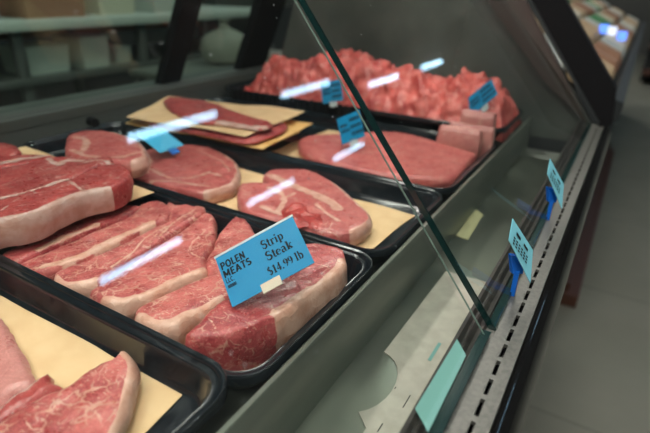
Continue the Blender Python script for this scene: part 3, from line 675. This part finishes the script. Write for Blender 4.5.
GL = {
 'S': (.58, [(arc(.28, .73, .20, .22, 40, 270, 14), [.05]*3+[.15]*8+[.13]*4), (arc(.28, .26, .22, .25, 90, -150, 14), [.13]*3+[.15]*9+[.06]*3), ([(.46, .98), (.46, .74)], .04), ([(.06, .30), (.06, .02)], .04)]),
 't': (.36, [([(.17, .88), (.17, .12)], .15), (arc(.27, .12, .10, .10, 180, 320, 8), .09), ([(.02, .62), (.33, .62)], .07)]),
 'r': (.46, [([(.15, .64), (.15, .03)], .15), ser(.02, .31, .03), ser(.02, .15, .63), (arc(.33, .42, .16, .20, 160, 50, 8), .08), (arc(.39, .56, .03, .03, 0, 350, 8), .07)]),
 'i': (.32, [([(.16, .64), (.16, .03)], .15), ser(.02, .31, .03), ser(.03, .16, .63), (arc(.15, .88, .045, .045, 0, 360, 10), .09)]),
 'p': (.58, [([(.15, .64), (.15, -.24)], .15), ser(.02, .30, -.24), ser(.02, .15, .63), (arc(.30, .32, .20, .29, 140, -140, 16), [.06]*4+[.14]*9+[.06]*4)]),
 'e': (.50, [(arc(.25, .33, .19, .30, 0, 320, 18), [.09]*3+[.07]*3+[.15]*8+[.06]*5), ([(.09, .34), (.44, .34)], .05)]),
 'a': (.52, [(arc(.22, .44, .15, .20, 150, 0, 8), [.12]+[.07]*3+[.12]*5), ([(.37, .46), (.37, .12)], .14), (arc(.44, .11, .07, .08, 180, 330, 5), .06), (arc(.22, .18, .14, .16, 70, 330, 10), [.05]*2+[.13]*6+[.05]*3)]),
 'k': (.58, [([(.15, .97), (.15, .03)], .15), ser(.02, .29, .03), ser(.02, .15, .96), ([(.20, .26), (.46, .60)], .06), ([(.26, .36), (.48, .03)], .14), ser(.33, .58, .62), ser(.36, .58, .03)]),
 '$': (.52, [(arc(.26, .70, .17, .18, 40, 270, 14), [.06]*3+[.14]*8+[.12]*4), (arc(.26, .28, .19, .22, 90, -150, 14), [.12]*3+[.14]*9+[.06]*3), ([(.26, 1.06), (.26, -.08)], .045)]),
 '1': (.48, [([(.26, .95), (.26, .03)], .16), ser(.10, .43, .03), ([(.08, .80), (.26, .93)], .06)]),
 '4': (.52, [([(.34, .95), (.34, .02)], .15), ([(.36, .92), (.04, .32)], .06), ([(.02, .28), (.50, .28)], .11)]),
 '.': (.26, [(arc(.12, .06, .04, .04, 0, 360, 10), .09)]),
 '9': (.52, [(arc(.26, .66, .17, .26, 0, 360, 20), [.14]*3+[.06]*5+[.14]*5+[.06]*5+[.14]*3), (arc(.18, .60, .27, .56, 5, -75, 8), [.15]*4+[.10]*3+[.05]*2)]),
 'l': (.32, [([(.16, .97), (.16, .03)], .15), ser(.02, .31, .03), ser(.03, .16, .96)]),
 'b': (.56, [([(.14, .97), (.14, .03)], .14), ser(.02, .14, .96), (arc(.28, .32, .20, .29, 140, -140, 16), [.06]*4+[.14]*9+[.06]*4)]),
 ' ': (.26, []),
 'P': (.62, [([(.10, 1), (.10, 0)], .17), ([(.05, .93), (.32, .93)], .15), ([(.05, .47), (.32, .47)], .15), (arc(.32, .70, .18, .23, 90, -90, 10), .16)]),
 'O': (.76, [(arc(.36, .5, .28, .43, 0, 360, 24), .17)]),
 'L': (.52, [([(.10, 1), (.10, 0)], .17), ([(.05, .07), (.48, .07)], .15)]),
 'E': (.56, [([(.10, 1), (.10, 0)], .17), ([(.05, .07), (.50, .07)], .15), ([(.05, .5), (.46, .5)], .14), ([(.05, .93), (.50, .93)], .15)]),
 'N': (.72, [([(.10, 1), (.10, 0)], .16), ([(.56, 1), (.56, 0)], .16), ([(.10, .95), (.56, .05)], .17)]),
 'M': (.86, [([(.10, 1), (.10, 0)], .16), ([(.70, 1), (.70, 0)], .16), ([(.10, .95), (.40, .2)], .17), ([(.70, .95), (.40, .2)], .17)]),
 'A': (.70, [([(.34, .95), (.06, 0)], .17), ([(.34, .95), (.62, 0)], .17), ([(.16, .27), (.52, .27)], .13)]),
 'T': (.60, [([(.29, 1), (.29, 0)], .17), ([(.0, .93), (.58, .93)], .15)]),
 'C': (.68, [(arc(.37, .5, .28, .43, 45, 315, 20), .16)]),
 'Z': (.6, []),
}
GL['S2'] = (.60, [(arc(.29, .71, .20, .21, 30, 270, 14), .16), (arc(.29, .28, .21, .21, 90, -150, 14), .16)])
def text(mb, s, x, y, h, sans=False, fit=None):
    ws = [GL['S2' if (sans and ch == 'S') else ch][0]+(.06 if sans else .03) for ch in s]
    sx = h if not fit else fit/sum(ws)
    for ch, w in zip(s, ws):
        for pts, wd in GL['S2' if (sans and ch == 'S') else ch][1]: ribbon(mb, pts, [q*1.25 for q in wd] if isinstance(wd, list) else wd*1.25, x, y, sx, h)
        x += w*sx
def flat(name, mb, m, parent, z):
    # thin ink raised a hair above the card
    me = bpy.data.meshes.new(name); me.from_pydata([(a, b, z) for a, b, _ in mb.v], [], mb.f); me.update()
    me.materials.append(m); o = bpy.data.objects.new(name, me); C.objects.link(o); o.parent = parent
    bm = bmesh.new(); bm.from_mesh(me)
    for f in bm.faces:
        if f.normal.z < 0: f.normal_flip()
    bm.to_mesh(me); bm.free(); return o
def frame(TL, TR, BL):
    X = (TR-TL).normalized(); Y = (TL-BL); Y = (Y-X*Y.dot(X)).normalized(); Z = X.cross(Y)
    return Matrix(((X.x, Y.x, Z.x, BL.x), (X.y, Y.y, Z.y, BL.y), (X.z, Y.z, Z.z, BL.z+ZO), (0, 0, 0, 1))), (TR-TL).length, (TL-BL).length
def local_box(mb, x0, y0, z0, x1, y1, z1): mb.box((x0, y0, z0), (x1, y1, z1))
G_C = 'blue price cards among the meat'
# the big card
dirs = [ray(*p) for p in ((215, 258), (293, 217), (314, 262), (233, 308))]
TL, TR, BL = Vector((-.3342, .3349, -.2692)), Vector((-.2737, .3924, -.2261)), Vector((-.2869, .3053, -.2961))
sc = .968
Mx, w, h = frame(TL*sc, TR*sc, BL*sc)
card = thing('price_card', 'big blue card with black lettering standing on the biggest strip steak', 'price card', (0, 0, 0), G_C)
card.matrix_world = Mx
mb = MB(); local_box(mb, 0, 0, -.0004, w, h, 0.0004); mb.build('card_face', M_blue, card, local=True, sm=False)
mb = MB(); local_box(mb, -.001, h-.0002, -.0010, w+.001, h+.0022, .0008); mb.build('clear_sleeve', M_sleeve, card, local=True, sm=False)
mb = MB(); ch = .145*h
text(mb, 'POLEN', .030*w, (1-.285)*h, ch, True, fit=.31*w)
text(mb, 'MEATS', .030*w, (1-.455)*h, ch, True, fit=.35*w)
text(mb, 'LLC.', .030*w, (1-.565)*h, ch*.62, True, fit=.105*w)
for k_ in range(3): mb.add([(.03*w, (1-.605-.022*k_)*h, 0), (.135*w, (1-.605-.022*k_)*h, 0), (.135*w, (1-.62-.022*k_)*h, 0), (.03*w, (1-.62-.022*k_)*h, 0)], [(0, 1, 2, 3)])
flat('maker_lettering', mb, M_ink, card, .0007)
mb = MB()
text(mb, 'Strip', .545*w, (1-.315)*h, .175*h, fit=.27*w)
text(mb, 'Steak', .545*w, (1-.555)*h, .175*h, fit=.325*w)
text(mb, '$14.99 lb', .500*w, (1-.825)*h, .165*h, fit=.43*w)
flat('price_lettering', mb, M_ink, card, .0007)
mb = MB(); local_box(mb, .37*w, -.004, .0004, .60*w, .006, .0016); mb.build('sticker', M_tape, card, local=True, sm=False)

def quad_card(label, P, m, marks=True, clip=None):
    P = [Vector(p) for p in P]; TL, TR, BR, BL = P
    nrm = (TR-TL).cross(TL-BL).normalized()
    if nrm.dot(TL) > 0: nrm = -nrm
    t = thing('price_card', label, 'price card', (P[0]+P[2])/2, G_C)
    MB().prism(P, nrm*-.0008).build('card_face', m, t, sm=False)
    at = lambda u, v: TL*(1-u)*(1-v)+TR*u*(1-v)+BR*u*v+BL*(1-u)*v+nrm*.0004
    if marks:
        mb = MB(); rr = random.Random(label)
        for x0, x1, rows, h0 in ((.07, .40, (.28, .48), .13), (.50, .93, (.16, .42, .68), .14)):
            for v in rows:
                x = x0
                while x < x1:
                    ww = .035+.03*rr.random(); mb.add([at(x, v), at(x+ww, v), at(x+ww, v+h0), at(x, v+h0)], [(0, 1, 2, 3)]); x += ww+.022
        mb.build('lettering', M_ink, t, sm=False)
    if clip:
        a = (BL+BR)/2; X = (BR-BL).normalized()*.009; Y = (BL-TL).normalized()
        MB().prism([a-X-Y*.004, a+X-Y*.004, a+X+Y*.012, a-X+Y*.012], nrm*-.004).build('clip', clip, t, sm=False)
    return t
sc_ = lambda k, Q: [Vector(q)*k for q in Q]
quad_card('small blue card standing on the wide round steak, left of the glass seam', sc_(.95, [(-.539, .9493, -.2742), (-.4858, .9523, -.2465), (-.459, .9327, -.296), (-.5121, .9297, -.3237)]), M_blue, clip=M_sleeve)
quad_card('small blue card at the left near edge of the ground beef heap', sc_(.935, [(-.7258, 1.1801, -.2487), (-.6695, 1.194, -.2335), (-.652, 1.1806, -.2859), (-.7083, 1.1667, -.3012)]), M_blue, clip=M_sleeve)
quad_card('blue card leaning on the right end of the ground beef heap', [ony(468, 98, 1.135), ony(491, 79, 1.135), ony(498, 94, 1.125), ony(471, 117, 1.125)], M_blue, clip=M_sleeve)
quad_card('bright blue card tilted back on the flat steak at left', [onz(137, 134, -.272), onz(163, 129, -.272), onz(184, 145, -.300), onz(160, 153, -.300)], mat('bright_blue_card', (.03, .36, .62), .4), marks=False, clip=M_bluedk)  # brighter blue paints in the light falling on this card

# cards clipped on the glass foot facing the customers
def ledge_card(y, label, s=1., flip=0):
    t = thing('price_card', label, 'price card', (-.05, y, -.3105), 'pale cards clipped along the slotted ledge')
    X0 = -.048
    q = [(-.052, y-.045, -.283), (-.066, y-.055, -.224), (-.046, y+.000, -.247), (-.043, y+.022, -.290)]
    P = [ony(513, 218.5, .50), ony(533, 250, .525), ony(530.5, 283, .510), ony(509, 240, .485)]
    P = [Vector((p.x, (p.y-.505)*s+y, p.z)) for p in P]
    nrm = (P[1]-P[0]).cross(P[3]-P[0]).normalized()*.0008
    MB().prism(P, nrm).build('card_face', M_bluelt, t, sm=False)
    X = P[1]-P[0]; Y_ = P[3]-P[0]
    mb = MB()
    for r in range(4):
        for q in range(2 if r < 1 else 6):
            a0 = (.22+.36*q, .28) if r < 1 else (.15+.12*q, .46+.13*r)
            ww = .2 if r < 1 else .07; hh = .13 if r < 1 else .08
            if a0[0]+ww > .95 or a0[1]+hh > .97: continue
            for sg in (-1,):
                pl = [P[0]+X*(a0[0]+i_*ww)+Y_*(a0[1]+j_*hh)+nrm*(1.5 if nrm.x > 0 else -.5) for i_, j_ in ((0, 0), (1, 0), (1, 1), (0, 1))]
                mb.add(pl, [(0, 1, 2, 3)])
    mb.build('lettering', M_ink, t, sm=False)
    c0 = ony(515, 262, .50); c0 = Vector((c0.x, (c0.y-.505)*s+y, c0.z))
    c0 += Vector((.003, .004, -.002)); b = MB(); b.prism([c0+Vector((-.008, -.004, .008)), c0+Vector((.004, .006, .006)), c0+Vector((.006, .008, -.016)), c0+Vector((-.003, -.002, -.014))], (-.004, .004, 0)); b.build('clip', M_bluedk, t, sm=False)
    MB().box((c0.x-.002, c0.y, -.3105), (c0.x+.003, c0.y+.007, c0.z-.012)).build('clip_foot', M_bluedk, t, sm=False)
    return t
ledge_card(.505, 'pale blue card with dark print and deep blue clip, nearer one on the slotted ledge')
ledge_card(.74, 'pale blue card with deep blue clip, farther one on the slotted ledge', 1.)

# pale blank card lying along the gasket, label on the deck, painted light on the deck
P = [onz(415, 409, -.3025), onz(457, 339.5, -.3025), onz(466, 356, -.3025), onz(428, 433, -.3025)]
P = [P[0], P[1], P[2]+Vector((0, 0, .0)), P[3]]
tag(MB().prism([p for p in P], (0, 0, .0008)).build('blank_card', M_teal, None, sm=False), 'plain pale teal card lying at the foot of the glass, near the bottom', 'card')
P = [onz(u, v, -.3988) for u, v in ((456, 236), (468, 240), (483, 215), (475, 209))]
tag(MB().prism(P, (0, 0, .0008)).build('shelf_label', M_yel, None, sm=False), 'small yellowed label stuck on the front deck beyond the glass seam', 'label')
L = [(-.1015, .10), (-.1015, .665), (-.173, .662), (-.175, .44)]+[(-.175+.034*math.sin(math.radians(a)), .3875+.052*math.cos(math.radians(a))) for a in range(15, 165, 15)]+[(-.142, .328), (-.140, .10)]  # bright light on the steel deck, drawn as a paler patch
tag(MB().prism([(x, y, -.3995) for x, y in L], (0, 0, .001)).build('liner_sheet', M_decklight, None, sm=False), 'off-white scratched liner strip lying on the front deck before the riser', 'liner')
lit_patch = bpy.data.objects['liner_sheet']
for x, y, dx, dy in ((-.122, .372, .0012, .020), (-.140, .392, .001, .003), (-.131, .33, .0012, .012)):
    MB().box((x, y, -.3984), (x+dx, y+dy, -.3980)).build('scratch', M_gask, lit_patch, sm=False)
MB().box((-.1255, .455, -.3984), (-.1215, .492, -.3980)).build('pale_mark', M_teal, lit_patch, sm=False)

# ------------------------------------------------------------------ preparation area behind the case
SX = -2.2
unit = thing('steel_table', 'steel work table with white-topped counter and undershelf behind the case, upper left', 'table', (SX-.3, 1.7, ZF))
for y in (1.19, 1.83, 2.9):
    for x in (SX-.02, SX-.62): MB().box((x-.02, y-.02, ZF), (x+.02, y+.02, -.20), .004).build('leg', M_shelfm, unit)
MB().box((SX-.68, .95, -.205), (SX+.04, 2.95, -.165), .006).build('table_top', M_white, unit)
MB().box((SX-.66, .98, -.425), (SX+.02, 2.93, -.395), .004).build('undershelf', M_shelfm, unit)
MB().box((SX-.64, .98, -.30), (SX-.62, 2.93, -.21)).build('back_rail', M_brown, unit, sm=False)
def tub(x, y, z, lx, ly, h, m, label, nm='storage_box', cat='box', g='boxes around the steel table'):
    t = thing(nm, label, cat, (x, y, z), g)
    b = MB(); b.add([(x-lx*.46, y-ly*.46, z), (x+lx*.46, y-ly*.46, z), (x+lx*.46, y+ly*.46, z), (x-lx*.46, y+ly*.46, z), (x-lx*.5, y-ly*.5, z+h), (x+lx*.5, y-ly*.5, z+h), (x+lx*.5, y+ly*.5, z+h), (x-lx*.5, y+ly*.5, z+h)], [(3, 2, 1, 0), (0, 1, 5, 4), (1, 2, 6, 5), (2, 3, 7, 6), (3, 0, 4, 7), (4, 5, 6, 7)])
    b.build('body', m, t, sm=False)
    MB().box((x-lx*.52, y-ly*.52, z+h), (x+lx*.52, y+ly*.52, z+h+.012), .003).build('lid', m, t)
tub(SX-.15, 1.33, -.395, .22, .20, .105, M_white, 'low white box at the left on the undershelf')
tub(SX-.15, 1.57, -.395, .22, .15, .13, M_white, 'taller white box in the middle of the undershelf')
tub(SX-.15, 1.74, -.395, .18, .09, .07, M_white, 'small white box beside the table leg on the undershelf')
tub(SX-.2, 1.42, -.165, .3, .30, .14, M_brown, 'brown cardboard box on the counter at the upper left')
tub(SX-.2, 1.12, -.165, .2, .16, .10, M_white, 'white tub at the left end of the counter')
tub(SX-.2, 1.78, -.165, .2, .22, .09, M_cream, 'cream container on the counter right of the brown box')
tub(SX-.2, 2.10, -.165, .2, .18, .13, M_white, 'white container at the right on the counter')
# second steel table with bag, behind the middle of the case
t = thing('side_table', 'low steel side table seen between the dark door uprights', 'table', (-1.75, 2.05, ZF))
MB().box((-2.0, 1.55, -.405), (-1.45, 2.60, -.38), .004).build('table_top', M_steel, t)
for x in (-1.97, -1.48):
    for y in (1.58, 2.57): MB().box((x-.015, y-.015, ZF), (x+.015, y+.015, -.405)).build('leg', M_shelfm, t, sm=False)
b = MB(); b.lathe((-1.78, 1.98, -.38), [(.07, 0), (.115, .02), (.13, .07), (.115, .12), (.07, .15), (.03, .165), (.02, .19), (.035, .21)]); tag(b.build('white_bag', M_bag), 'rounded off-white bag on the side table between the door uprights', 'bag')
b = MB(); b.lathe((-1.70, 2.18, -.38), [(.035, 0), (.035, .09), (.02, .12), (.012, .13), (.012, .16)]); tag(b.build('sauce_bottle', M_bag), 'pale bottle on the side table right of the rounded bag', 'bottle')
b = MB(); b.lathe((-1.80, 2.32, -.38), [(.03, 0), (.032, .11), (.018, .15), (.015, .18)]); tag(b.build('sauce_bottle', M_orange), 'orange bottle at the right on the side table', 'bottle')
MB().box((-3.6, .2, ZF), (-3.1, 5.5, .3), .01).build('cold_store', M_dark)
tag(bpy.data.objects['cold_store'], 'large dark cabinet wall far behind the steel table', 'cabinet')
b = MB(); b.box((-3.05, 3.1, -.2), (-2.85, 4.2, .9), .02)
tag(b.build('wall_cabinet', M_shelfm), 'grey metal cabinet in the blur above the ground beef', 'cabinet')

# ------------------------------------------------------------------ next case and shop floor on the right
nc = thing('produce_case', 'open slanted display case of packets beyond the black end cheek', 'display case', (-.35, 3.4, ZF))
NY0, NY1 = 1.75, 6.5
MB().box((-.80, NY0, ZF+.1), (-.03, NY1, -.40), .01).build('body', M_dark, nc)
MB().prism([(-.035, NY0, -.40), (0.0, NY0, -.36), (.0, NY0, -.31), (-.03, NY0, -.30), (-.05, NY0, -.33), (-.8, NY0, .02), (-.8, NY0, -.40)], (0, NY1-NY0, 0)).build('sloped_deck', M_dark, nc, sm=False)
MB().box((-.86, NY0, -.40), (-.80, NY1, .55)).build('back_panel', mat('sage_panel', (.16, .19, .16), .6), nc, sm=False)
t = thing('aisle_plinth', 'dark reddish wooden plinth along the floor under the counter', 'plinth', (-.1, 3.0, ZF))
MB().box((-.35, 2.08, ZF), (.032, 4.6, ZF+.06), .004).build('board', M_wood, t)
MB().box((-.35, 2.10, ZF+.05), (-.01, 4.6, ZF+.10), .003).build('upper_board', M_wood, t)
rr = random.Random(4); cols = [M_tan, M_cream, M_green, M_white, M_brown, M_tan]
k_ = 0
names = {0: 'kraft', 1: 'cream', 2: 'green', 3: 'white', 4: 'brown', 5: 'tan'}
for i in range(4):
    for j in range(16):
        x = -.115-.14*i; z = -.33+(-.05-x)*.467+.012; y = NY0+.13+j*.26
        mm = cols[(i*3+j*5+rr.randrange(2)) % 6]
        t_ = MB(); L_, W_, H_ = .125, .21, .05
        V = []
        for zz, s in ((0, .96), (H_*.5, 1), (H_, .82)):
            for a, b2 in ((-1, -1), (1, -1), (1, 1), (-1, 1)): V.append((x+a*L_/2*s, y+b2*W_/2*s, z+zz-(a*L_/2*s)*.467))
        t_.add(V, [(3, 2, 1, 0), (0, 1, 5, 4), (1, 2, 6, 5), (2, 3, 7, 6), (3, 0, 4, 7), (4, 5, 9, 8), (5, 6, 10, 9), (6, 7, 11, 10), (7, 4, 8, 11), (8, 9, 10, 11)])
        o = t_.build('food_packet', mm)
        rw = ['front', 'second', 'third', 'back'][i]; cn = {M_tan: 'tan', M_cream: 'cream', M_green: 'green', M_white: 'white', M_brown: 'brown'}[mm]
        tag(o, 'blurred %s packet in the %s row of the slanted packet case' % (cn, rw), 'packet', '%s packets in the %s row of the slanted case' % (cn, rw))
# reflected blue and white lights built as small glowing squares over that case
for u, v, mm, lb in ((604, 29, M_glowb, 'glowing blue sign nearest the black end cheek, in the slanted packet case'), (612, 31, M_gloww, 'glowing white sign between two blue ones'), (622, 36, M_glowb, 'glowing blue sign farthest from the black end cheek, by the aisle')):
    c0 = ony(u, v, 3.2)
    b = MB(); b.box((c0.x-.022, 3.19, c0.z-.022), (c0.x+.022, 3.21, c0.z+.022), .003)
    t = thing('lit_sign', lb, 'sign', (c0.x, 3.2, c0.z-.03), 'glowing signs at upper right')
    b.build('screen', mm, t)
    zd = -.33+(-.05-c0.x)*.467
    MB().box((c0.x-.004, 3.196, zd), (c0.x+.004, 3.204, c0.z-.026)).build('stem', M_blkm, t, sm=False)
# far shelving across the aisle
t = thing('shelf_rack', 'dark shelving with orange glow across the aisle at the right edge', 'shelf', (.55, 9.3, ZF))
MB().box((.12, 9.0, ZF), (1.6, 9.05, .6)).build('back_board', M_dark, t, sm=False)
for z in (-1.1, -.75, -.40, -.05): MB().box((.12, 8.6, z), (1.6, 9.0, z+.04)).build('shelf_board', M_wood, t, sm=False)
for k in range(6):
    z = (-.71, -.36, -.01)[k // 2]
    x = .2+.28*(k % 2)
    b = MB(); b.box((x, 8.65, z), (x+.2, 8.9, z+.2), .02)
    tag(b.build('shop_box', (M_green, M_orange, M_cream, M_brown, M_white, M_tan)[k]), ('green', 'orange', 'cream', 'brown', 'white', 'tan')[k]+' box on the dark shelving at the right edge', 'box', 'boxes on the dark shelving')

# ------------------------------------------------------------------ light and view
w = bpy.data.worlds.new('world'); S.world = w; w.use_nodes = True
w.node_tree.nodes['Background'].inputs[0].default_value = (.7, .8, .8, 1); w.node_tree.nodes['Background'].inputs[1].default_value = .02
S.view_settings.view_transform = 'Standard'; S.view_settings.look = 'None'; S.view_settings.gamma = 1
S.view_settings.use_curve_mapping = False; S.view_settings.exposure = 1.62
S.cycles.use_denoising = True
S.cycles.max_bounces = 8; S.cycles.transparent_max_bounces = 16
S.cycles.sample_clamp_indirect = 6
